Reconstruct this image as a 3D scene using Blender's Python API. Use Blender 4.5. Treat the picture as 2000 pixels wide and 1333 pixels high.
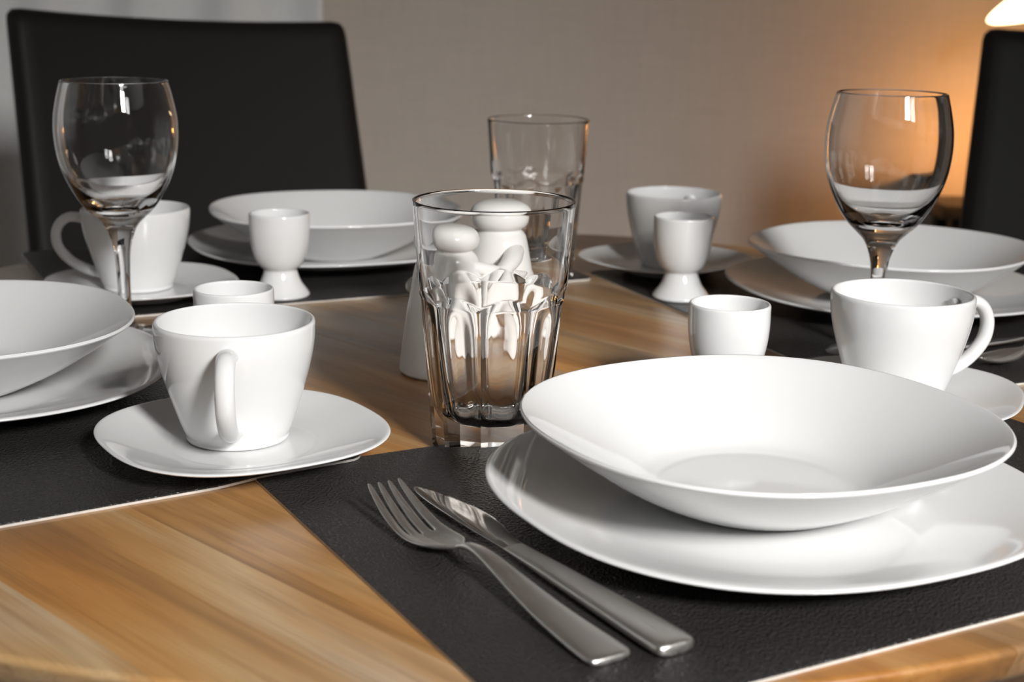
import bpy, bmesh, math, random
from mathutils import Vector, Matrix

for o in list(bpy.data.objects):
    bpy.data.objects.remove(o)
S = bpy.context.scene
COL = S.collection
PI = math.pi
TZ = 0.75                       # height of the table top; all layout below is in cm over the table


def V(x, y, z=0.0):
    return Vector((x / 100, y / 100, TZ + z / 100))


# ------------------------------------------------------------------ camera
F_PX, PITCH, ROLL, CAM_H = 2825.0, math.radians(13.702), math.radians(0.922), 25.23
cam = bpy.data.cameras.new('camera')
cam.sensor_width = 36
cam.lens = F_PX / 2000 * 36
cam.clip_start = 0.02
cam.dof.use_dof = True
cam.dof.focus_distance = 0.80
cam.dof.aperture_fstop = 10.5
co = bpy.data.objects.new('camera', cam)
COL.objects.link(co)
fw = Vector((0, math.cos(PITCH), -math.sin(PITCH)))
up = Vector((0, math.sin(PITCH), math.cos(PITCH)))
rt = Vector((1, 0, 0))
r2 = rt * math.cos(ROLL) + up * math.sin(ROLL)
u2 = up * math.cos(ROLL) - rt * math.sin(ROLL)
co.matrix_world = Matrix.Translation(V(0, 0, CAM_H)) @ Matrix((r2, u2, -fw)).transposed().to_4x4()
S.camera = co

# ------------------------------------------------------------------ light
S.view_settings.view_transform = 'Standard'
S.view_settings.look = 'None'
S.view_settings.gamma = 1
S.view_settings.use_curve_mapping = False
S.view_settings.exposure = 0.45
w = bpy.data.worlds.new('world')
S.world = w
w.use_nodes = True
w.node_tree.nodes['Background'].inputs[0].default_value = (0.8, 0.88, 1.0, 1)
w.node_tree.nodes['Background'].inputs[1].default_value = 0.3


def area(name, loc, direction, sx, sy, power, color, spread=180):
    l = bpy.data.lights.new(name, 'AREA')
    l.shape = 'RECTANGLE'
    l.spread = math.radians(spread)
    l.size, l.size_y, l.energy, l.color = sx, sy, power, color
    o = bpy.data.objects.new(name, l)
    o.location = loc
    o.rotation_euler = Vector(direction).to_track_quat('-Z', 'Y').to_euler()
    COL.objects.link(o)
    return o


X0, X1, Y0, Y1, ZF, ZC = -230, 260, -98, 262, -75, 182
WX0, WX1, WXM0, WXM1 = 70, 160, 110, 115       # front window, cm
WZ0, WZ1 = 82, 134
# daylight falling in through the two casements of the front window
area('daylight_clear_pane', V((WX0 + WXM0) / 2, Y0 - 6, (WZ0 + WZ1) / 2), (-.39, .79, -.52), .33, .42, 7.4, (1, .99, .975), 58)
area('daylight_blind_pane', V((WX1 + WXM1) / 2, Y0 - 10, (WZ0 + WZ1) / 2), (-.5, .85, -.3), .38, .44, 1.1, (1, .99, .975), 90)
# daylight through the curtained window on the left
area('daylight_left_window', V(-227, 110, 60), (1, 0.0, 0), 1.9, 1.5, 12, (.93, .96, 1))


# ------------------------------------------------------------------ materials
def new_mat(name):
    m = bpy.data.materials.new(name)
    m.use_nodes = True
    nt = m.node_tree
    return m, nt, nt.nodes['Principled BSDF']


def N(nt, kind, **kw):
    n = nt.nodes.new(kind)
    for k, v in kw.items():
        setattr(n, k, v)
    return n


def ramp(nt, stops, fac):
    r = N(nt, 'ShaderNodeValToRGB')
    e = r.color_ramp.elements
    while len(e) < len(stops):
        e.new(.5)
    for i, (p, c) in enumerate(stops):
        e[i].position = p
        e[i].color = (*c, 1)
    nt.links.new(fac, r.inputs[0])
    return r.outputs[0]


def noise(nt, vec, scale, detail=3, rough=.5, dist=0):
    n = N(nt, 'ShaderNodeTexNoise')
    n.inputs['Scale'].default_value = scale
    n.inputs['Detail'].default_value = detail
    n.inputs['Roughness'].default_value = rough
    n.inputs['Distortion'].default_value = dist
    nt.links.new(vec, n.inputs['Vector'])
    return n.outputs[0]


def coords(nt, scale=(1, 1, 1), rotz=0.0, kind='Object'):
    t = N(nt, 'ShaderNodeTexCoord')
    m = N(nt, 'ShaderNodeMapping')
    m.vector_type = 'TEXTURE' if False else 'POINT'
    m.inputs['Scale'].default_value = scale
    m.inputs['Rotation'].default_value = (0, 0, rotz)
    nt.links.new(t.outputs[kind], m.inputs[0])
    return m.outputs[0]


def bump(nt, b, height, strength, dist=.001):
    n = N(nt, 'ShaderNodeBump')
    n.inputs['Strength'].default_value = strength
    n.inputs['Distance'].default_value = dist
    nt.links.new(height, n.inputs['Height'])
    nt.links.new(n.outputs[0], b.inputs['Normal'])


def simple(name, col, rough=.5, metal=0.0, nscale=60, var=.06, bstr=.1, bdist=.0005, ior=1.5):
    """plain material with a faint procedural variation of tone and surface"""
    m, nt, b = new_mat(name)
    c = coords(nt)
    n = noise(nt, c, nscale, 4)
    lo = tuple(x * (1 - var) for x in col)
    hi = tuple(min(1, x * (1 + var)) for x in col)
    nt.links.new(ramp(nt, [(.3, lo), (.7, hi)], n), b.inputs['Base Color'])
    b.inputs['Roughness'].default_value = rough
    b.inputs['Metallic'].default_value = metal
    b.inputs['IOR'].default_value = ior
    if bstr:
        bump(nt, b, n, bstr, bdist)
    return m


CERAMIC = simple('white_glazed_porcelain', (.74, .74, .735), .07, 0, 9, .012, .05, .0004, 1.55)
SHAKER = simple('white_glazed_stoneware', (.80, .78, .75), .12, 0, 9, .02, .05, .0004)
WHITE_EDGE = simple('pale_cut_edge', (.62, .58, .53), .7, 0, 200, .1)
CURTAIN = simple('white_curtain_cloth', (.76, .76, .75), .9, 0, 300, .05)
CEIL = simple('grey_wall_paint', (.50, .49, .48), .9, 0, 10, .02)
CEILW = simple('white_ceiling_paint', (.72, .71, .69), .9, 0, 10, .02)
FLOOR = simple('pale_floor_tile', (.48, .46, .44), .5, 0, 12, .05)
FRAME = simple('white_window_paint', (.75, .75, .74), .4, 0, 20, .02)
BLIND = simple('white_blind_slat', (.72, .72, .70), .5, 0, 20, .02)
DARKWOOD = simple('dark_stained_wood', (.014, .014, .016), .45, 0, 40, .3)
BRASS = simple('dull_steel_lamp_stem', (.3, .28, .25), .35, 1, 40, .1)


def sheer():
    m, nt, b = new_mat('sheer_white_curtain')
    n = noise(nt, coords(nt, (300, 300, 20)), 1, 2)
    nt.links.new(ramp(nt, [(.3, (.70, .70, .69)), (.7, (.80, .80, .79))], n), b.inputs['Base Color'])
    b.inputs['Roughness'].default_value = .9
    tr = N(nt, 'ShaderNodeBsdfTranslucent')
    tr.inputs[0].default_value = (.8, .8, .79, 1)
    mix = N(nt, 'ShaderNodeMixShader')
    mix.inputs[0].default_value = .5
    nt.links.new(b.outputs[0], mix.inputs[1])
    nt.links.new(tr.outputs[0], mix.inputs[2])
    nt.links.new(mix.outputs[0], nt.nodes['Material Output'].inputs[0])
    return m


SHEER = sheer()


def glass_mat():
    m, nt, b = new_mat('clear_glass')
    b.inputs['Base Color'].default_value = (1, 1, 1, 1)
    b.inputs['Roughness'].default_value = 0.0
    b.inputs['IOR'].default_value = 1.5
    b.inputs['Transmission Weight'].default_value = 1.0
    n = noise(nt, coords(nt), 35, 1)
    bump(nt, b, n, .12, .0006)
    return m


GLASS = glass_mat()


def steel(name, rough, bstr):
    m, nt, b = new_mat(name)
    b.inputs['Metallic'].default_value = 1
    b.inputs['Base Color'].default_value = (.86, .83, .80, 1)
    c = coords(nt, (40, 900, 900))
    n = noise(nt, c, 1.0, 3)
    nt.links.new(ramp(nt, [(.2, (rough * .75,) * 3), (.8, (rough * 1.25,) * 3)], n), b.inputs['Roughness'])
    if bstr:
        bump(nt, b, n, bstr, .0001)
    return m


SATIN = steel('brushed_stainless_steel', .37, .05)
POLISH = steel('polished_stainless_steel', .08, .04)


def leather():
    m, nt, b = new_mat('black_brown_grained_leatherette')
    c = coords(nt)
    big = noise(nt, c, 6, 4, .6)
    v = N(nt, 'ShaderNodeTexVoronoi')
    v.feature = 'SMOOTH_F1'
    v.inputs['Scale'].default_value = 760
    wv = noise(nt, c, 90, 2)
    mx = N(nt, 'ShaderNodeMixRGB')
    mx.inputs[0].default_value = .003
    nt.links.new(c, mx.inputs[1])
    nt.links.new(wv, mx.inputs[2])
    nt.links.new(mx.outputs[0], v.inputs['Vector'])
    # sparse pale specks of dust and wear
    sp = noise(nt, c, 260, 1)
    spk = ramp(nt, [(.0, (0, 0, 0)), (.79, (0, 0, 0)), (.82, (.10, .10, .10))], sp)
    base = ramp(nt, [(.3, (.021, .0190, .0180)), (.7, (.033, .0305, .0295))], big)
    ad = N(nt, 'ShaderNodeMixRGB', blend_type='ADD')
    ad.inputs[0].default_value = 1
    nt.links.new(base, ad.inputs[1])
    nt.links.new(spk, ad.inputs[2])
    nt.links.new(ad.outputs[0], b.inputs['Base Color'])
    nt.links.new(ramp(nt, [(.3, (.30,) * 3), (.7, (.40,) * 3)], big), b.inputs['Roughness'])
    mu = N(nt, 'ShaderNodeMath', operation='ADD')
    nt.links.new(v.outputs['Distance'], mu.inputs[0])
    mu.inputs[1].default_value = 0
    bump(nt, b, mu.outputs[0], 1.0, .0011)
    return m


LEATHER = leather()


def chair_leather():
    m, nt, b = new_mat('smooth_black_leatherette')
    c = coords(nt)
    n = noise(nt, c, 400, 3)
    b.inputs['Base Color'].default_value = (.0105, .0098, .0093, 1)
    b.inputs['Roughness'].default_value = .5
    b.inputs['Specular IOR Level'].default_value = .12
    bump(nt, b, n, .25, .0006)
    return m


CHAIR_L = chair_leather()


def wood(name, plank=True):
    m, nt, b = new_mat(name)
    ang = math.radians(45)
    c = coords(nt, (1, 1, 1), ang)          # x' runs along the grain after the turn
    sep = N(nt, 'ShaderNodeSeparateXYZ')
    nt.links.new(c, sep.inputs[0])
    # plank index across the grain
    d = N(nt, 'ShaderNodeMath', operation='DIVIDE')
    nt.links.new(sep.outputs[1], d.inputs[0])
    d.inputs[1].default_value = .088
    fl = N(nt, 'ShaderNodeMath', operation='FLOOR')
    nt.links.new(d.outputs[0], fl.inputs[0])
    wn = N(nt, 'ShaderNodeTexWhiteNoise', noise_dimensions='1D')
    nt.links.new(fl.outputs[0], wn.inputs['W'])
    # shift grain per plank
    mul = N(nt, 'ShaderNodeMath', operation='MULTIPLY')
    nt.links.new(wn.outputs['Value'], mul.inputs[0])
    mul.inputs[1].default_value = 7.0
    ax = N(nt, 'ShaderNodeMath', operation='ADD')
    nt.links.new(sep.outputs[0], ax.inputs[0])
    nt.links.new(mul.outputs[0], ax.inputs[1])
    cb = N(nt, 'ShaderNodeCombineXYZ')
    nt.links.new(ax.outputs[0], cb.inputs[0])
    nt.links.new(sep.outputs[1], cb.inputs[1])
    nt.links.new(sep.outputs[2], cb.inputs[2])

    def mp(s):
        q = N(nt, 'ShaderNodeMapping')
        q.inputs['Scale'].default_value = s
        nt.links.new(cb.outputs[0], q.inputs[0])
        return q.outputs[0]
    broad = noise(nt, mp((3.2, 26, 26)), 1, 3, .55, .6)
    streak = noise(nt, mp((3.0, 150, 150)), 1, 4, .65, .3)
    fine = noise(nt, mp((18, 900, 900)), 1, 2, .6)
    col = ramp(nt, [(.22, (.21, .125, .066)), (.38, (.35, .195, .082)), (.50, (.49, .275, .110)), (.68, (.60, .42, .23))], broad)
    scol = ramp(nt, [(.30, (.76, .73, .70)), (.5, (1, 1, 1)), (.72, (1.0, 1.0, 1.0))], streak)
    fcol = ramp(nt, [(.3, (.86, .85, .84)), (.6, (1, 1, 1))], fine)
    zone = noise(nt, mp((1.6, 7, 7)), 1, 2, .5, .8)
    hue = ramp(nt, [(.34, (1.0, .82, .56)), (.48, (.97, .98, .96)), (.62, (.93, 1.06, 1.42))], zone)
    pcol = ramp(nt, [(0, (.78, .72, .66)), (.5, (1, .95, .88)), (1, (1.0, 1.0, 1.0))], wn.outputs['Value'])
    out = col
    for k in (scol, fcol, hue, pcol):
        mm = N(nt, 'ShaderNodeMixRGB', blend_type='MULTIPLY')
        mm.inputs[0].default_value = 1
        nt.links.new(out, mm.inputs[1])
        nt.links.new(k, mm.inputs[2])
        out = mm.outputs[0]
    nt.links.new(out, b.inputs['Base Color'])
    nt.links.new(ramp(nt, [(.3, (.30,) * 3), (.7, (.42,) * 3)], streak), b.inputs['Roughness'])
    b.inputs['Coat Weight'].default_value = .35
    b.inputs['Coat Roughness'].default_value = .22
    bump(nt, b, fine, .12, .0004)
    return m


WOOD = wood('oiled_acacia_planks')


def wallpaper():
    m, nt, b = new_mat('taupe_woven_wallpaper')
    c = coords(nt)
    a = noise(nt, coords(nt, (260, 260, 12)), 1, 2)
    d = noise(nt, coords(nt, (14, 14, 260)), 1, 2)
    mm = N(nt, 'ShaderNodeMath', operation='ADD')
    nt.links.new(a, mm.inputs[0])
    nt.links.new(d, mm.inputs[1])
    h = N(nt, 'ShaderNodeMath', operation='MULTIPLY')
    nt.links.new(mm.outputs[0], h.inputs[0])
    h.inputs[1].default_value = .5
    nt.links.new(ramp(nt, [(.35, (.57, .51, .45)), (.65, (.63, .56, .495))], h.outputs[0]), b.inputs['Base Color'])
    b.inputs['Roughness'].default_value = .85
    bump(nt, b, h.outputs[0], .2, .001)
    return m


WALL = wallpaper()


def emis(name, col, st):
    m, nt, b = new_mat(name)
    b.inputs['Base Color'].default_value = (.8, .75, .7, 1)
    b.inputs['Emission Color'].default_value = (*col, 1)
    b.inputs['Emission Strength'].default_value = st
    n = noise(nt, coords(nt), 20, 2)
    nt.links.new(ramp(nt, [(.2, (.3,) * 3), (.8, (.4,) * 3)], n), b.inputs['Roughness'])
    return m


SHADE = emis('glowing_lamp_glass', (1, .72, .42), 4)


# ------------------------------------------------------------------ mesh helpers
def obj(name, mesh, mat=None, parent=None, label=None, cat=None, group=None, kind=None):
    o = bpy.data.objects.new(name, mesh)
    COL.objects.link(o)
    if mat is not None and not mesh.materials:
        mesh.materials.append(mat)
    if parent is not None:
        o.parent = parent
    tag(o, label, cat, group, kind)
    return o


def tag(o, label=None, cat=None, group=None, kind=None):
    for k, v in (('label', label), ('category', cat), ('group', group), ('kind', kind)):
        if v:
            o[k] = v


def thing(name, label, cat, loc, rotz=0, group=None):
    o = bpy.data.objects.new(name, None)
    COL.objects.link(o)
    o.location = loc
    o.rotation_euler = (0, 0, rotz)
    o.empty_display_size = .02
    tag(o, label, cat, group)
    return o


def finish(bm, name, smooth=True, sharp=None):
    bmesh.ops.recalc_face_normals(bm, faces=bm.faces[:])
    me = bpy.data.meshes.new(name)
    bm.to_mesh(me)
    bm.free()
    if smooth:
        me.shade_smooth()
        if sharp:
            me.set_sharp_from_angle(angle=math.radians(sharp))
    return me


def spline(pts, k=5):
    """Catmull-Rom through tuples; a point repeated twice keeps its corner sharp"""
    out = []
    n = len(pts)
    for i in range(n - 1):
        p0, p1, p2, p3 = pts[max(i - 1, 0)], pts[i], pts[i + 1], pts[min(i + 2, n - 1)]
        if p1 == p2:
            continue
        for j in range(k):
            t = j / k
            out.append(tuple(.5 * (2 * b + (c - a) * t + (2 * a - 5 * b + 4 * c - d) * t * t + (3 * b - a - 3 * c + d) * t ** 3)
                             for a, b, c, d in zip(p0, p1, p2, p3)))
    out.append(tuple(pts[-1]))
    return out


def lathe(profile, seg=96, rad=None, closed=False):
    """profile of (r, z) in cm; rad(theta, r, z) -> r lets the outline leave the circle"""
    bm = bmesh.new()
    rings = []
    for r, z in profile:
        if r < 1e-4:
            rings.append([bm.verts.new((0, 0, z / 100))])
        else:
            ring = []
            for i in range(seg):
                th = 2 * PI * i / seg
                rr = rad(th, r, z) if rad else r
                ring.append(bm.verts.new((rr * math.cos(th) / 100, rr * math.sin(th) / 100, z / 100)))
            rings.append(ring)
    pairs = list(zip(rings[:-1], rings[1:]))
    if closed:
        pairs.append((rings[-1], rings[0]))
    for a, b in pairs:
        for i in range(seg):
            j = (i + 1) % seg
            if len(a) == 1 and len(b) == 1:
                continue
            if len(a) == 1:
                bm.faces.new((a[0], b[i], b[j]))
            elif len(b) == 1:
                bm.faces.new((a[i], b[0], a[j]))
            else:
                bm.faces.new((a[i], b[i], b[j], a[j]))
    return bm


def squircle(R, n_rim, r0=.35):
    """outline rounder in the middle, squarer to the rim"""
    def f(th, r, z):
        t = min(1, max(0, (r / R - r0) / (1 - r0)))
        n = 2 + (n_rim - 2) * t
        c, s = abs(math.cos(th)), abs(math.sin(th))
        return r / (c ** n + s ** n) ** (1 / n)
    return f


def tube(path, radii, seg=16, flat=1.0, flatdir=None):
    """round or flattened tube along a list of points in cm"""
    bm = bmesh.new()
    pts = [Vector(p) / 100 for p in path]
    rings = []
    prev = None
    for i, p in enumerate(pts):
        t = (pts[min(i + 1, len(pts) - 1)] - pts[max(i - 1, 0)]).normalized()
        if flatdir is not None:
            side = Vector(flatdir).normalized()
        else:
            side = prev if prev is not None else (t.orthogonal().normalized())
        side = (side - t * side.dot(t)).normalized()
        prev = side
        nrm = t.cross(side).normalized()
        r = (radii[i] if isinstance(radii, (list, tuple)) else radii) / 100
        ring = []
        for k in range(seg):
            a = 2 * PI * k / seg
            ring.append(bm.verts.new(p + side * math.cos(a) * r * flat + nrm * math.sin(a) * r))
        rings.append(ring)
    for a, b in zip(rings[:-1], rings[1:]):
        for k in range(seg):
            j = (k + 1) % seg
            bm.faces.new((a[k], a[j], b[j], b[k]))
    bm.faces.new(rings[0][::-1])
    bm.faces.new(rings[-1])
    return bm


def box(bm, x0, x1, y0, y1, z0, z1):
    vs = [bm.verts.new((x / 100, y / 100, z / 100)) for x in (x0, x1) for y in (y0, y1) for z in (z0, z1)]
    for f in ((0, 1, 3, 2), (4, 6, 7, 5), (0, 4, 5, 1), (2, 3, 7, 6), (0, 2, 6, 4), (1, 5, 7, 3)):
        bm.faces.new([vs[i] for i in f])


def boxes(name, bs, bevel=0.0, seg=2):
    bm = bmesh.new()
    for b in bs:
        box(bm, *b)
    if bevel:
        bmesh.ops.bevel(bm, geom=bm.edges[:], offset=bevel / 100, segments=seg, affect='EDGES', profile=.5)
    return finish(bm, name, bool(bevel), 40)


def subsurf(o, lv=2):
    m = o.modifiers.new('smooth', 'SUBSURF')
    m.levels = m.render_levels = lv


# ------------------------------------------------------------------ the room
def struct(name, mesh, mat):
    o = obj(name, mesh, mat, kind='structure')
    o.location = (0, 0, TZ)
    return o


struct('floor', boxes('floor', [(X0 - 12, X1 + 12, Y0 - 12, Y1 + 12, ZF - 8, ZF)]), FLOOR)
struct('ceiling', boxes('ceiling', [(X0 - 12, X1 + 12, Y0 - 12, Y1 + 12, ZC, ZC + 8)]), CEILW)
struct('wall_back', boxes('wall_back', [(X0 - 12, X1 + 12, Y1, Y1 + 12, ZF, ZC)]), WALL)
struct('wall_right', boxes('wall_right', [(X1, X1 + 12, Y0, Y1, ZF, ZC)]), WALL)
struct('wall_left', boxes('wall_left', [(X0 - 12, X0, Y0, Y1, ZF, ZC)]), CEIL)
struct('wall_front', boxes('wall_front', [(X0 - 12, WX0, Y0 - 12, Y0, ZF, ZC), (WX1, X1 + 12, Y0 - 12, Y0, ZF, ZC),
                                          (WX0, WX1, Y0 - 12, Y0, ZF, WZ0), (WX0, WX1, Y0 - 12, Y0, WZ1, ZC)]), CEIL)
wf = struct('window_1', boxes('window_1', [(WX0, WX1, Y0 - 4, Y0 + 1, WZ0, WZ0 + 4), (WX0, WX1, Y0 - 4, Y0 + 1, WZ1 - 4, WZ1),
                                           (WX0, WX0 + 4, Y0 - 4, Y0 + 1, WZ0 + 4, WZ1 - 4), (WX1 - 4, WX1, Y0 - 4, Y0 + 1, WZ0 + 4, WZ1 - 4),
                                           (WXM0, WXM1, Y0 - 4, Y0 + 1, WZ0 + 4, WZ1 - 4)]), FRAME)
# slatted blind before the right casement
bm = bmesh.new()
z = WZ0 + 5
while z < WZ1 - 4:
    vs = [bm.verts.new((x / 100, (Y0 + 4 + dy) / 100, (z + dz) / 100)) for x in (WXM0 + 3, WX1 + 2) for dy, dz in ((0, 2.6), (3.2, 0), (3.3, .2), (.1, 2.8))]
    for f in ((0, 1, 2, 3), (7, 6, 5, 4), (0, 4, 5, 1), (1, 5, 6, 2), (2, 6, 7, 3), (3, 7, 4, 0)):
        bm.faces.new([vs[i] for i in f])
    z += 5.2
o = obj('window_blind', finish(bm, 'window_blind', False), BLIND, None, 'white slatted blind hanging before the window behind the viewer', 'blind')
o.location = (0, 0, TZ)
struct('baseboard_back', boxes('baseboard_back', [(X0, X1, Y1 - 1.5, Y1, ZF, ZF + 8)], .2), FRAME)


def curtain_mesh(name, x0, x1, y, z0, z1, amp, period, seed, thick=.25):
    random.seed(seed)
    bm = bmesh.new()
    n = int((x1 - x0) / 1.0)
    ph, pts = 0, []
    for i in range(n + 1):
        x = x0 + (x1 - x0) * i / n
        ph += 2 * PI / period * (x1 - x0) / n * random.uniform(.5, 1.5)
        pts.append((x, amp * math.sin(ph) + .35 * amp * math.sin(ph * .37 + 1)))
    rows = [0, .25, .5, .75, 1]
    for side in (0, 1):
        g = [[bm.verts.new((px / 100, (y + py * (1 - .25 * t) + side * thick) / 100, (z0 + (z1 - z0) * t) / 100)) for t in rows] for px, py in pts]
        for a, b in zip(g[:-1], g[1:]):
            for j in range(len(rows) - 1):
                bm.faces.new((a[j], b[j], b[j + 1], a[j + 1]) if side == 0 else (a[j + 1], b[j + 1], b[j], a[j]))
        if side == 0:
            g0 = g
    for j in range(len(rows) - 1):
        bm.faces.new((g0[0][j], g0[0][j + 1], g[0][j + 1], g[0][j]))
        bm.faces.new((g0[-1][j], g[-1][j], g[-1][j + 1], g0[-1][j + 1]))
    me = bpy.data.meshes.new(name)
    bm.to_mesh(me)
    bm.free()
    me.shade_smooth()
    return me


o = obj('curtain', curtain_mesh('curtain', -190, -33, 252, -73, 178, 1.6, 15, 3), CURTAIN, None,
        'pale grey floor-length curtain hanging behind the black chair on the left', 'curtain')
o.location = (0, 0, TZ)
me = curtain_mesh('side_curtain', -10, 235, 0, -73, 178, 4, 13, 8, .05)
o = obj('side_curtain', me, SHEER, None, 'white folded curtain along the left wall beside the table', 'curtain')
o.location = (-2.14, -.02, TZ)
o.rotation_euler = (0, 0, PI / 2)

# ------------------------------------------------------------------ the table
TC = (-2.14, 100.6)
TR = 52.5
t = thing('dining_table', 'round orange-brown wooden plank dining table carrying all four place settings', 'table', (TC[0] / 100, TC[1] / 100, 0))
prof = [(0, 0), (TR - .35, 0), (TR - .12, -.05), (TR, -.18), (TR - .02, -.35), (TR - .35, -1.3), (TR - .7, -1.8), (TR - 3.5, -2.6), (TR - 4, -2.8), (0, -2.8)]
top = obj('tabletop', finish(lathe(prof, 256), 'tabletop', True, 50), WOOD, t)
top.location = (0, 0, TZ)
ap = obj('apron', finish(lathe([(24, -2.8), (30, -2.8), (30, -8), (24, -8)], 96, closed=True), 'apron', True, 40), WOOD, t)
ap.location = (0, 0, TZ)
obj('pedestal', finish(lathe(spline([(0, 0), (0, 0), (24, 0), (24, 0), (24.5, 1.2), (23, 3), (9, 5.5), (5.5, 9), (5, 20), (5, 55), (6, 63), (11, 70), (16, 72), (16, 72), (0, 72)], 4), 64), 'table_pedestal', True, 40), WOOD, t)


# ------------------------------------------------------------------ placemats
def placemat(corner, ang, w, d, label, lift=None, rad=1.0):
    """corner: near-left corner in table cm; ang: direction of the long side"""
    th = .2
    root = thing('placemat', label, 'placemat', V(corner[0], corner[1], 0.012), ang, 'four dark leatherette placemats')

    def loop(inset, z):
        pts = []
        for cx, cy, a0 in ((w - rad, d - rad, 0), (rad, d - rad, 90), (rad, rad, 180), (w - rad, rad, 270)):
            for k in range(7):
                a = math.radians(a0 + k * 15)
                pts.append((cx + (rad - inset) * math.cos(a), cy + (rad - inset) * math.sin(a)))
        # subdivide the long runs so that the sheet can bend
        out = []
        for p, q in zip(pts, pts[1:] + pts[:1]):
            L = math.hypot(q[0] - p[0], q[1] - p[1])
            m = max(1, int(L / 2.5))
            for j in range(m):
                out.append((p[0] + (q[0] - p[0]) * j / m, p[1] + (q[1] - p[1]) * j / m))
        return [(x, y, z) for x, y in out]

    def lz(x, y):
        return lift(x, y) if lift else 0.0

    def solid(zs, insets, name):
        bm = bmesh.new()
        rings = []
        loops = [loop(i, z) for i, z in zip(insets, zs)]
        for lp in loops:
            rings.append([bm.verts.new((x / 100, y / 100, (z + lz(x, y)) / 100)) for x, y, z in lp])
        # concentric rings on top and bottom
        for s, base in ((1, loops[-1]), (0, loops[0])):
            extra = []
            for f in (.9, .75, .5, .25, .05):
                extra.append([bm.verts.new(((w / 2 + (x - w / 2) * f) / 100, (d / 2 + (y - d / 2) * f) / 100,
                                            (z + lz(w / 2 + (x - w / 2) * f, d / 2 + (y - d / 2) * f)) / 100)) for x, y, z in base])
            if s:
                rings += extra
            else:
                rings = extra[::-1] + rings
        for a, b in zip(rings[:-1], rings[1:]):
            n = len(a)
            for i in range(n):
                j = (i + 1) % n
                bm.faces.new((a[i], a[j], b[j], b[i]))
        bm.faces.new(rings[0][::-1])
        bm.faces.new(rings[-1])
        return finish(bm, name, True, 35)
    obj('backing', solid([0, .13], [0, 0], 'placemat_backing'), WHITE_EDGE, root, 'thin pale cut edge of the mat')
    obj('leather_top', solid([.131, .16, .2], [.0, .0, .05], 'placemat_top'), LEATHER, root)
    return root


def rot(a, x, y):
    return (x * math.cos(a) - y * math.sin(a), x * math.sin(a) + y * math.cos(a))


# front mat: its four sides go through points measured on the table
a = math.radians(28.5)
ex, ey = (math.cos(a), math.sin(a)), (-math.sin(a), math.cos(a))
dot = lambda p, q: p[0] * q[0] + p[1] * q[1]
lx = dot((-7, 60), ex)
ly = dot((15.5, 53), ey)
placemat((lx * ex[0] + ly * ey[0], lx * ex[1] + ly * ey[1]), a, 44.8, 31.0,
         'dark placemat under the large front plates, fork and knife')
# left mat, its right end lying on the front mat
a = math.radians(33)
cx, cy = rot(a, -45, 0)
placemat((-7.8 + cx, 74.9 + cy), a, 45, 31.5, 'dark placemat at the left edge of the photo, its tip overlapping the front mat',
         lambda x, y: .22 * min(1, max(0, (x - 36.5) / 3.5)) ** 2 * (3 - 2 * min(1, max(0, (x - 36.5) / 3.5))))
# mat at the back left
a = math.radians(26)
cx, cy = rot(a, -45, 0)
placemat((7.3 + cx, 127.0 + cy), a, 45, 31, 'dark placemat at the back left in front of the black chair')
# mat at the back right (long side runs away from the viewer)
a = math.radians(-67.4)
placemat((6.8, 130.2), a, 44.5, 31, 'dark placemat at the back right under the plates beside the right wine glass')

# ------------------------------------------------------------------ crockery meshes
RS, RD, RC = 11.38, 13.2, 7.6
soup_p = [(0, .30), (3.6, .30), (3.9, .28), (4.0, .05), (4.15, 0), (4.45, 0), (4.7, .12), (5.4, .40), (7.4, 1.45), (9.5, 2.85), (11.0, 3.98),
          (11.30, 4.20), (RS, 4.32), (11.30, 4.40), (11.1, 4.33), (9.4, 3.22), (7.2, 1.88), (5.9, 1.12), (5.2, .84), (4.6, .72), (3, .66), (0, .65)]
SOUP = finish(lathe(spline(soup_p, 4), 128, squircle(RS, 2.32, .45)), 'soup_plate')
din_p = [(0, .22), (6.0, .22), (6.4, .18), (6.5, 0), (6.9, 0), (7.2, .22), (9.5, .55), (11.5, 1.0), (12.8, 1.42), (13.1, 1.52), (RD, 1.62), (13.1, 1.71), (12.8, 1.68),
         (11.5, 1.33), (10, .95), (8.6, .68), (7.4, .56), (5, .52), (0, .52)]
DINNER = finish(lathe(spline(din_p, 4), 128, squircle(RD, 2.36, .45)), 'dinner_plate')
sau_p = [(0, .14), (3.2, .14), (3.45, .12), (3.5, 0), (3.8, 0), (4.0, .16), (5.8, .62), (7.2, 1.05), (7.5, 1.15), (RC, 1.24), (7.5, 1.31), (7.25, 1.26),
         (6.2, .91), (5.3, .66), (4.6, .51), (4.0, .43), (3.4, .40), (0, .40)]
SAUCER = finish(lathe(spline(sau_p, 4), 112, squircle(RC, 2.5, .4)), 'saucer')
cup_p = [(0, .18), (2.35, .18), (2.5, .05), (2.6, 0), (2.75, .02), (2.82, .14), (2.80, .28), (2.86, .42), (3.05, .85), (3.40, 1.9), (3.78, 3.1), (4.10, 4.3), (4.30, 5.4), (4.36, 6.3),
         (4.33, 6.58), (4.22, 6.67), (4.12, 6.60), (4.10, 6.3), (4.04, 5.4), (3.84, 4.3), (3.52, 3.1), (3.14, 1.9), (2.7, .95), (2.2, .62), (1.2, .55), (0, .55)]
CUP = finish(lathe(spline(cup_p, 4), 112, squircle(4.36, 2.06, .2)), 'cup_body')
hp = spline([(3.98, 0, 5.55), (4.7, 0, 5.72), (5.6, 0, 5.72), (6.35, 0, 5.2), (6.72, 0, 4.3), (6.55, 0, 3.2), (5.7, 0, 2.2), (4.5, 0, 1.5), (3.0, 0, 1.1)], 5)
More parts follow.
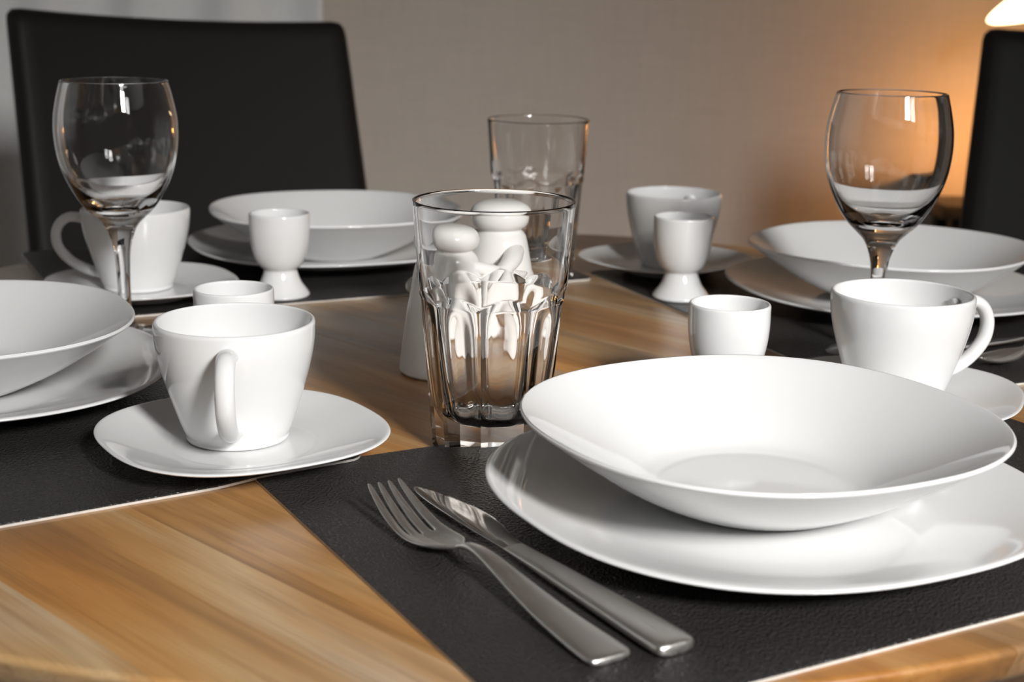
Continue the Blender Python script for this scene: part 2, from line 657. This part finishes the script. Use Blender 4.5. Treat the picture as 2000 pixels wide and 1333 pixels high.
HANDLE = finish(tube(hp, [.40 + .04 * abs(2 * i / (len(hp) - 1) - 1) ** 2 for i in range(len(hp))], 20, 1.28, (0, 1, 0)), 'cup_handle')
egg_p = [(0, .9), (1.2, .55), (1.95, .10), (2.15, 0), (2.32, .04), (2.36, .22), (2.15, .55), (1.72, 1.15), (1.45, 1.8), (1.36, 2.2), (1.50, 2.38), (1.78, 2.65), (2.10, 3.3), (2.35, 4.3),
         (2.47, 5.4), (2.48, 6.5), (2.46, 6.82), (2.38, 6.91), (2.28, 6.85), (2.25, 6.6), (2.22, 5.4), (2.05, 4.4), (1.6, 3.5), (.9, 3.05), (0, 2.95)]
EGG = finish(lathe(spline(egg_p, 4), 96), 'egg_cup')

# wine glass: stem, foot and bowl
foot_p = [(0, 0), (2.9, 0), (3.25, .04), (3.3, .14), (3.2, .22), (2.2, .38), (1.2, .62), (.72, 1.1), (.50, 2.0), (.46, 3.4), (.50, 5.2), (.62, 6.6), (.86, 7.55), (1.22, 8.3), (0, 8.3)]
bowl_p = [(0, 8.302), (1.221, 8.302), (1.75, 8.85), (2.45, 9.55), (3.15, 10.6), (3.72, 11.8), (4.12, 13.1), (4.30, 14.6), (4.26, 16.0), (4.02, 17.3), (3.74, 18.38), (3.70, 18.5), (3.62, 18.52),
          (3.57, 18.4), (3.86, 17.3), (4.10, 16.0), (4.14, 14.6), (3.95, 13.1), (3.53, 11.9), (2.9, 10.85), (2.1, 10.1), (1.1, 9.72), (0, 9.65)]
# one closed skin so that light passes from bowl to stem without an inner face
wine_p = foot_p[:-1] + bowl_p[2:]
WINE_ALL = spline(wine_p, 4)


def wine_part(z0, z1):
    return None


WINE = finish(lathe(WINE_ALL, 96), 'wine_glass')

# faceted tumbler: nine flats cut into a cone, scalloped where they run out
NF = 9


def tumbler_mesh():
    H = 14.0

    def Rr(z):      # round outer cone
        return 3.42 + (4.47 - 3.42) * (z / H) ** 1.0 if z < 9.3 else 4.12 + (4.47 - 4.12) * (z - 9.3) / (H - 9.3)

    def apo(z):     # distance of the flats from the axis
        if z > 9.3:
            return 99
        s = min(1, (9.3 - z) / .80)
        base = 3.12 + (3.74 - 3.12) * (max(z, 0) / 8.4)
        return (1 - s) * 4.12 + s * base
    zs = [0, .03, .12, .3, .6, 1.0, 1.6, 2.4, 3.4, 4.4, 5.4, 6.4, 7.2, 7.8] + [8.1 + .06 * i for i in range(21)] + [9.4, 9.7, 10.2, 11, 12, 13, 13.7, 13.9, 13.97]
    outer = [(Rr(z) - (.10 if z == 0 else .03 if z < .05 else 0), z) for z in zs]
    inner = [(4.40, 14.0), (4.30, 13.97), (4.24, 13.85), (4.21, 13.4), (4.10, 12), (3.98, 10.6), (3.86, 9.6), (3.74, 9.0), (3.52, 8.2), (3.32, 7.0), (3.10, 5.6), (2.86, 4.2), (2.62, 3.0), (2.42, 2.35),
             (2.12, 1.95), (1.6, 1.70), (.9, 1.6), (0, 1.57)]
    tag_outer = len(outer)
    prof = [(0, .16), (2.2, .16), (2.6, .10), (2.85, 0)] + outer + spline(inner, 2)
    cnt = {'i': 0}
    seg = NF * 20

    def rad(th, r, z):
        return r
    bm = bmesh.new()
    rings = []
    for idx, (r, z) in enumerate(prof):
        if r < 1e-4:
            rings.append([bm.verts.new((0, 0, z / 100))])
            continue
        is_out = 4 <= idx < 4 + tag_outer
        is_in = idx >= 4 + tag_outer
        ring = []
        for i in range(seg):
            th = 2 * PI * i / seg
            loc = (th % (2 * PI / NF)) - PI / NF
            rr = r
            if is_out:
                rr = min(r, apo(z) / math.cos(loc))
            elif is_in and z < 9:
                # the inside follows the flats faintly as pressed glass does
                rr = r * (1 - .04 * math.cos(NF * (th)) * -1 * min(1, (9 - z) / 1.5) * min(1, z / 3))
            ring.append(bm.verts.new((rr * math.cos(th) / 100, rr * math.sin(th) / 100, z / 100)))
        rings.append(ring)
    for a, b in zip(rings[:-1], rings[1:]):
        for i in range(seg):
            j = (i + 1) % seg
            if len(a) == 1:
                bm.faces.new((a[0], b[i], b[j]))
            elif len(b) == 1:
                bm.faces.new((a[i], b[0], a[j]))
            else:
                bm.faces.new((a[i], b[i], b[j], a[j]))
    return finish(bm, 'tumbler', True, 24)


TUMBLER = tumbler_mesh()


def single(name, mesh, mat, x, y, z, rz, label, cat, group):
    o = obj(name, mesh, mat, None, label, cat, group)
    o.location = V(x, y, z)
    o.rotation_euler = (0, 0, rz)
    return o


def plates(x, y, rz, sx, sy, srz, z, dl, sl):
    single('dinner_plate', DINNER, CERAMIC, x, y, z, rz, dl, 'plate', 'flat rounded-square dinner plates')
    single('soup_plate', SOUP, CERAMIC, sx, sy, z + .535, srz, sl, 'plate', 'deep rounded-square soup plates')


def cup_set(x, y, sx, sy, srz, hang, z, cl, sl):
    single('saucer', SAUCER, CERAMIC, sx, sy, z, srz, sl, 'saucer', 'rounded-square saucers')
    c = thing('coffee_cup', cl, 'cup', V(x, y, z + .43), hang, 'white coffee cups on saucers')
    obj('cup_body', CUP, CERAMIC, c)
    obj('handle', HANDLE, CERAMIC, c)


MZ = .215
plates(12.5, 67.7, .476, 12.23, 68.1, .468, MZ, 'large white flat plate in the front right of the photo, on the front placemat',
       'large white deep plate in the front right, the nearest and brightest bowl')
plates(-17.2, 135.2, .409, -16.9, 134.07, .243, MZ, 'white flat plate at the back left, just in front of the black chair',
       'white deep plate at the back left, below the black chair back')
plates(31.45, 118.8, .217, 31.38, 118.74, .945, MZ, 'white flat plate at the back right, behind the right coffee cup',
       'white deep plate at the back right, behind the stem of the right wine glass')
plates(-34.9, 87.0, .31, -34.9, 86.0, .42, MZ, 'white flat plate cut off by the left edge of the photo',
       'white deep plate cut off by the left edge, left of the front coffee cup')

cup_set(-15.1, 76.6, -14.6, 75.5, .573, math.radians(-84), .44, 'white coffee cup in the left front, handle pointing at the viewer',
        'white saucer in the left front, its edge over two overlapping placemats')
cup_set(24.23, 88.04, 23.9, 86.8, 1.182 - PI / 2, math.radians(22), .215, 'white coffee cup at the right, handle to the right, behind the big bowl',
        'white saucer at the right edge, half hidden by the big bowl')
cup_set(-31.07, 117.74, -30.5, 116.6, -1.09 + PI / 2, math.radians(178), MZ, 'white coffee cup behind the left wine glass, handle to the left',
        'white saucer behind the left wine glass and its cup')
cup_set(14.61, 132.02, 14.1, 131.2, .692, math.radians(62), MZ, 'white coffee cup at the back right, behind the standing egg cup',
        'white saucer at the back right, under the farthest cup')

for x, y, z, lab in ((-17.31, 87.79, .02, 'white egg cup peeking up right behind the left front coffee cup'),
                     (-19.19, 117.23, MZ, 'white footed egg cup in front of the back left plates'),
                     (13.19, 85.83, .0, 'white egg cup right behind the big front bowl, its foot hidden'),
                     (14.08, 119.0, MZ, 'white footed egg cup in front of the farthest coffee cup, at the back right')):
    single('egg_cup', EGG, CERAMIC, x, y, z + .01, 0, lab, 'egg cup', 'white porcelain egg cups')

single('wine_glass', WINE, GLASS, -28.21, 102.82, .02, 0, 'empty clear wine glass on the left, in front of the black chair', 'wine glass', 'stemmed wine glasses')
single('wine_glass', WINE, GLASS, 25.72, 100.12, MZ, .6, 'empty clear wine glass on the right, in front of the warmly lit wall', 'wine glass', 'stemmed wine glasses')
single('tumbler', TUMBLER, GLASS, -1.1, 78.51, .02, math.radians(-98.5), 'clear faceted tumbler in the middle foreground, tallest thing at the table centre', 'drinking glass', 'faceted glass tumblers')
single('tumbler', TUMBLER, GLASS, 1.99, 127.29, MZ, math.radians(-80), 'clear faceted tumbler at the far back, behind the front tumbler', 'drinking glass', 'faceted glass tumblers')


# ------------------------------------------------------------------ cutlery
def strip(stations, name, nseg=12):
    """stations: (x, half width left, half width right, z mid, half thickness, squareness) in cm, x along the piece"""
    bm = bmesh.new()
    rings = []
    for x, wl, wr, zc, ht, sq in stations:
        ring = []
        for k in range(nseg):
            a = 2 * PI * k / nseg
            c, s = math.cos(a), math.sin(a)
            c = math.copysign(abs(c) ** sq, c)
            s = math.copysign(abs(s) ** sq, s)
            y = c * (wl if c > 0 else wr)
            ring.append(bm.verts.new((x / 100, y / 100, (zc + s * ht) / 100)))
        rings.append(ring)
    for a, b in zip(rings[:-1], rings[1:]):
        for k in range(nseg):
            j = (k + 1) % nseg
            bm.faces.new((a[k], a[j], b[j], b[k]))
    bm.faces.new(rings[0][::-1])
    bm.faces.new(rings[-1])
    return finish(bm, name)


def fork_head():
    """x = 0 at the neck; tines end near x = 7.4"""
    xs = [-.05, .35, .8, 1.3, 1.9, 2.5, 3.1, 3.5]
    hw = [.27, .42, .75, 1.06, 1.20, 1.25, 1.26, 1.25]
    tx = [3.9, 4.6, 5.4, 6.2, 6.9, 7.4]
    thw = [1.245, 1.23, 1.19, 1.13, 1.08, 1.05]
    tine = [.275, .275, .26, .22, .17, .09]

    def zz(x):
        pts = [(-1, 1.0), (0, .78), (1, .42), (2, .20), (3, .12), (4, .20), (5, .48), (6, .90), (7, 1.42), (8, 2.0)]
        for (a, za), (b, zb) in zip(pts[:-1], pts[1:]):
            if a <= x <= b:
                t = (x - a) / (b - a)
                return za + (zb - za) * t
        return 1.9
    bm = bmesh.new()
    # columns: the two borders of each of four tines
    cf = []
    for k in range(4):
        c = -1 + (k + .5) * .5
        cf.append((c - .226, c + .226))
    cf[0] = (-1.0, cf[0][1])
    cf[3] = (cf[3][0], 1.0)
    cols = [c for pr in cf for c in pr]

    def vert(x, v, h):
        cup = .26 * (v * v) * min(1, max(0, (x + .2) / 1.6)) * max(.15, 1 - max(0, x - 4) / 4)
        return bm.verts.new((x / 100, v * h / 100, (zz(x) + cup) / 100))
    rows = [[vert(x, c, h) for c in cols] for x, h in zip(xs, hw)]
    for a, b in zip(rows[:-1], rows[1:]):
        for i in range(7):
            bm.faces.new((a[i], a[i + 1], b[i + 1], b[i]))
    last = rows[-1]
    for k in range(4):
        c = [-.775, -.255, .255, .775][k]
        pl, pr = last[2 * k], last[2 * k + 1]
        for x, h, tw in zip(tx, thw, tine):
            cc = c + (0 if abs(c) < .5 else math.copysign(.0, c))
            l = vert(x, cc - tw / h * .95, h)
            r = vert(x, cc + tw / h * .95, h)
            bm.faces.new((pl, pr, r, l))
            pl, pr = l, r
    me = finish(bm, 'fork_head')
    return me


def fork(origin, ang, label, pitch=0.0, z=MZ):
    root = thing('fork', label, 'fork', V(origin[0], origin[1], z), ang, 'steel forks')
    st = [(0, .45, .45, .17, .10, .8), (.06, .80, .80, .18, .15, .7), (.25, .97, .97, .20, .17, .6), (.8, 1.02, 1.02, .22, .16, .6), (2.5, .93, .93, .30, .15, .6), (4.5, .80, .80, .46, .145, .65), (6.5, .65, .65, .72, .15, .7),
          (8.2, .50, .50, .99, .16, .75), (9.4, .40, .40, 1.14, .165, .8), (10.3, .31, .31, 1.14, .165, .9), (11.0, .27, .27, 1.02, .15, .9), (11.6, .27, .27, .80, .12, .9)]
    obj('handle', strip(spline(st, 6), 'fork_handle', 32), SATIN, root)
    hd = obj('tined_head', FORK_HEAD, SATIN, root)
    hd.location = (.1155, 0, 0)
    sm = hd.modifiers.new('thickness', 'SOLIDIFY')
    sm.thickness = .0017
    sm.offset = 0
    subsurf(hd, 2)
    return root


FORK_HANDLE = None
FORK_HEAD = fork_head()
# from handle end (4.05,50.9) to the tines (-5.6,65.9)
p0, p1 = (4.05, 50.75), (-5.7, 66.0)
fork(p0, math.atan2(p1[1] - p0[1], p1[0] - p0[0]), 'steel fork lying on the front placemat left of the knife')
fork((46.7, 105.3), math.atan2(-.47, -.88), 'steel fork with only its bowl in view at the right edge, beyond the cup handle')


def knife(origin, ang, label, z=MZ, length=21.2):
    root = thing('table_knife', label, 'knife', V(origin[0], origin[1], z), ang, 'steel table knives')
    st = [(0, .45, .45, .26, .16, .8), (.06, .76, .76, .28, .24, .7), (.3, .92, .92, .31, .28, .6), (1, .96, .96, .33, .28, .6), (3, .90, .90, .34, .27, .6), (6, .77, .77, .35, .25, .65), (9, .64, .64, .36, .22, .7), (11.0, .575, .575, .37, .15, .8),
          (12.2, .545, .545, .38, .085, .85)]
    obj('handle', strip(spline(st, 6), 'knife_handle', 32), SATIN, root)
    bl = [(11.9, .55, .55, .38, .098, .85), (12.7, .55, .60, .38, .11, .9), (13.6, .56, .80, .37, .09, .9), (14.6, .56, 1.08, .36, .085, .9), (16.0, .55, 1.22, .36, .08, .9), (17.6, .53, 1.12, .37, .07, .9),
          (19.2, .48, .84, .38, .06, .9), (20.4, .36, .46, .39, .05, .9), (21.0, .20, .20, .40, .04, .9), (length, .04, .04, .40, .02, .9)]
    obj('blade', strip(spline(bl, 6), 'knife_blade', 24), POLISH, root, 'mirror-polished blade')
    return root


p0, p1 = (6.65, 51.55), (-4.7, 69.3)
knife(p0, math.atan2(p1[1] - p0[1], p1[0] - p0[0]), 'steel table knife lying on the front placemat between fork and plate')
knife((49.2, 110.6), math.atan2(-.48, -.87), 'steel knife barely in view at the right edge, above the fork bowl', length=21.2)


# ------------------------------------------------------------------ salt and pepper shakers
def shaker(x, y, rz, sc, label):
    root = thing('shaker', label, 'shaker', V(x, y, .02), rz, 'white ceramic salt and pepper shakers')
    prof = [(0, .15), (2.4, .1), (2.85, 0), (3.05, .12), (3.08, .4), (2.95, 1.5), (2.72, 3.2), (2.45, 5.0), (2.18, 6.5), (2.0, 7.3), (1.78, 7.75), (1.60, 7.95), (1.62, 8.1), (1.95, 8.35), (2.12, 8.8), (2.05, 9.3), (1.7, 9.7), (1.0, 9.95), (0, 10.02)]
    b = finish(lathe([(r * sc, z * sc) for r, z in spline(prof, 4)], 72), 'shaker_body')
    obj('body', b, SHAKER, root)
    # rounded arm that reaches around the neighbour
    path = spline([(.4, 1.5, 6.5), (1.7, 2.3, 6.1), (3.2, 2.75, 5.5), (4.5, 2.85, 5.0), (5.4, 2.75, 4.8)], 5)
    path = [tuple(c * sc for c in p) for p in path]
    rr = [.80 * sc * (1 - .35 * i / (len(path) - 1)) for i in range(len(path))]
    for s in (1, -1):
        arm = obj('arm', finish(tube([(p[0], p[1] * s, p[2]) for p in path] + [(path[-1][0] + .35 * sc, path[-1][1] * s * .9, path[-1][2] - .05)], rr + [rr[-1] * .45], 18), 'shaker_arm'), SHAKER, root)
    return root


shaker(-4.5, 94.6, math.radians(54), 1.0, 'white ceramic shaker left of the pair behind the front tumbler')
shaker(-.85, 100.05, math.radians(54 + 180), 1.10, 'white ceramic shaker right of the pair, seen through the front tumbler')


# ------------------------------------------------------------------ chairs
def chair(cx, cy, ang, label, width=46, topz=21.3, curve=1.6, skew=0.0):
    """ang: direction of the back's width; the seat lies towards -normal (the table side)"""
    root = thing('dining_chair', label, 'chair', (cx / 100, cy / 100, 0), ang, 'high-backed black leatherette chairs')
    w = width / 2
    Ht = 75 + topz
    # back panel: rounded slab, hollowed a little, leaning back (y is away from the table)
    bm = bmesh.new()
    nx, nz = 24, 26
    z0 = 40.0

    def pt(u, v, s):
        rc = 1.4
        x = u * w * (1 + .05 * (1 - v))
        z = z0 + v * (Ht - z0)
        # round the top corners
        ax = abs(x)
        if ax > w - rc:
            dx = ax - (w - rc)
            lim = Ht - rc + math.sqrt(max(0, rc * rc - dx * dx))
            z = z0 + v * (lim - z0)
        z += (.7 * (u * u - 1) - skew * u) * v ** 4
        edge = min(1, (1 - abs(u)) * w / 1.6) if abs(u) < 1 else 0
        te = min(1, (1 - v) * (Ht - z0) / 1.6)
        th = 1.9 * math.sqrt(max(0, 1 - (1 - edge) ** 2)) ** .6 * math.sqrt(max(0, 1 - (1 - te) ** 2)) ** .6
        lean = (v ** 1.3) * 12.0
        hollow = -curve * (u * u)
        return ((x) / 100, (lean + hollow + s * th) / 100, z / 100)
    us = [math.sin(PI / 2 * (2 * i / nx - 1)) for i in range(nx + 1)]
    vs = [math.sin(PI / 2 * j / nz) for j in range(nz + 1)]
    g = {s: [[bm.verts.new(pt(u, v, s)) for v in vs] for u in us] for s in (-1, 1)}
    for s in (-1, 1):
        for i in range(nx):
            for j in range(nz):
                q = (g[s][i][j], g[s][i + 1][j], g[s][i + 1][j + 1], g[s][i][j + 1])
                bm.faces.new(q if s < 0 else q[::-1])
    for i in range(nx):
        bm.faces.new((g[-1][i][0], g[1][i][0], g[1][i + 1][0], g[-1][i + 1][0]))
    bmesh.ops.remove_doubles(bm, verts=bm.verts[:], dist=.0004)
    obj('backrest', finish(bm, 'chair_backrest'), CHAIR_L, root)
    seat = boxes('chair_seat', [(-w + .5, w - .5, -42, 1.5, 41, 48)], 2.2, 4)
    obj('seat', seat, CHAIR_L, root)
    lm = boxes('chair_leg', [(-1.9, 1.9, -1.9, 1.9, 0, 41.2)], .3)
    for sx in (-1, 1):
        for yy in (-39, -1):
            l = obj('leg', lm, DARKWOOD, root)
            l.location = (sx * (w - 3.2) / 100, yy / 100, 0)
    return root


ang = math.radians(31)
nx_, ny_ = -math.sin(ang), math.cos(ang)
chair(-42.2 - nx_ * 10.2, 188.0 - ny_ * 10.2, ang, 'high black chair back at the far left, behind the back left plates', 43.8, 21.4, skew=.8)
ang = math.radians(-20)
nx_, ny_ = -math.sin(ang), math.cos(ang)
exx = (math.cos(ang), math.sin(ang))
chair(54.9 + exx[0] * 22.5 - nx_ * 9.4, 176.2 + exx[1] * 22.5 - ny_ * 9.4, ang, 'high black chair back cut off by the right edge, beside the lamp glow', 44.0, 21.6)

# ------------------------------------------------------------------ side table and lamp at the back right
t = thing('console_table', 'narrow dark console table against the back wall, half hidden by the right chair', 'table', (.88, 2.54, 0))
tt = obj('tabletop', boxes('console_top', [(-14, 40, -6, 7, 62.5, 65)], .2), DARKWOOD, t)
lm = boxes('console_leg', [(-1.2, 1.2, -1.2, 1.2, 0, 62.6)], .2)
for sx, sy in ((-11, -4), (37, -4), (-11, 5), (37, 5)):
    l = obj('leg', lm, DARKWOOD, t)
    l.location = (sx / 100, sy / 100, 0)

lx, ly = 92, 254.5
L = thing('table_lamp', 'warm glowing table lamp behind the right chair, at the top right corner', 'lamp', (lx / 100, ly / 100, .651))
obj('base', finish(lathe([(0, 0), (5, 0), (5, 1), (1.2, 2), (0, 2)], 48), 'lamp_base', True, 40), BRASS, L)
obj('stem', finish(tube(spline([(0, 0, 1.5), (0, 0, 15), (0, -2, 28), (-2, -9, 35), (-4, -14, 36.5)], 4), .7, 16), 'lamp_stem'), BRASS, L)
sh = obj('lamp_shade', finish(lathe(spline([(0, -2.4), (4, -2.2), (8, -1.2), (10.4, 0), (8, 1.4), (4, 2.5), (0, 2.9)], 5), 64), 'lamp_shade'), SHADE, L, 'glowing frosted shade')
sh.location = (-.066, -.165, .352)
sh.rotation_euler = (0, math.radians(-24), 0)
pl = bpy.data.lights.new('lamp_bulb', 'POINT')
pl.energy = 1.5
pl.color = (1, .40, .075)
pl.shadow_soft_size = .03
po = bpy.data.objects.new('lamp_bulb', pl)
po.location = V(82, 243, 0)
COL.objects.link(po)
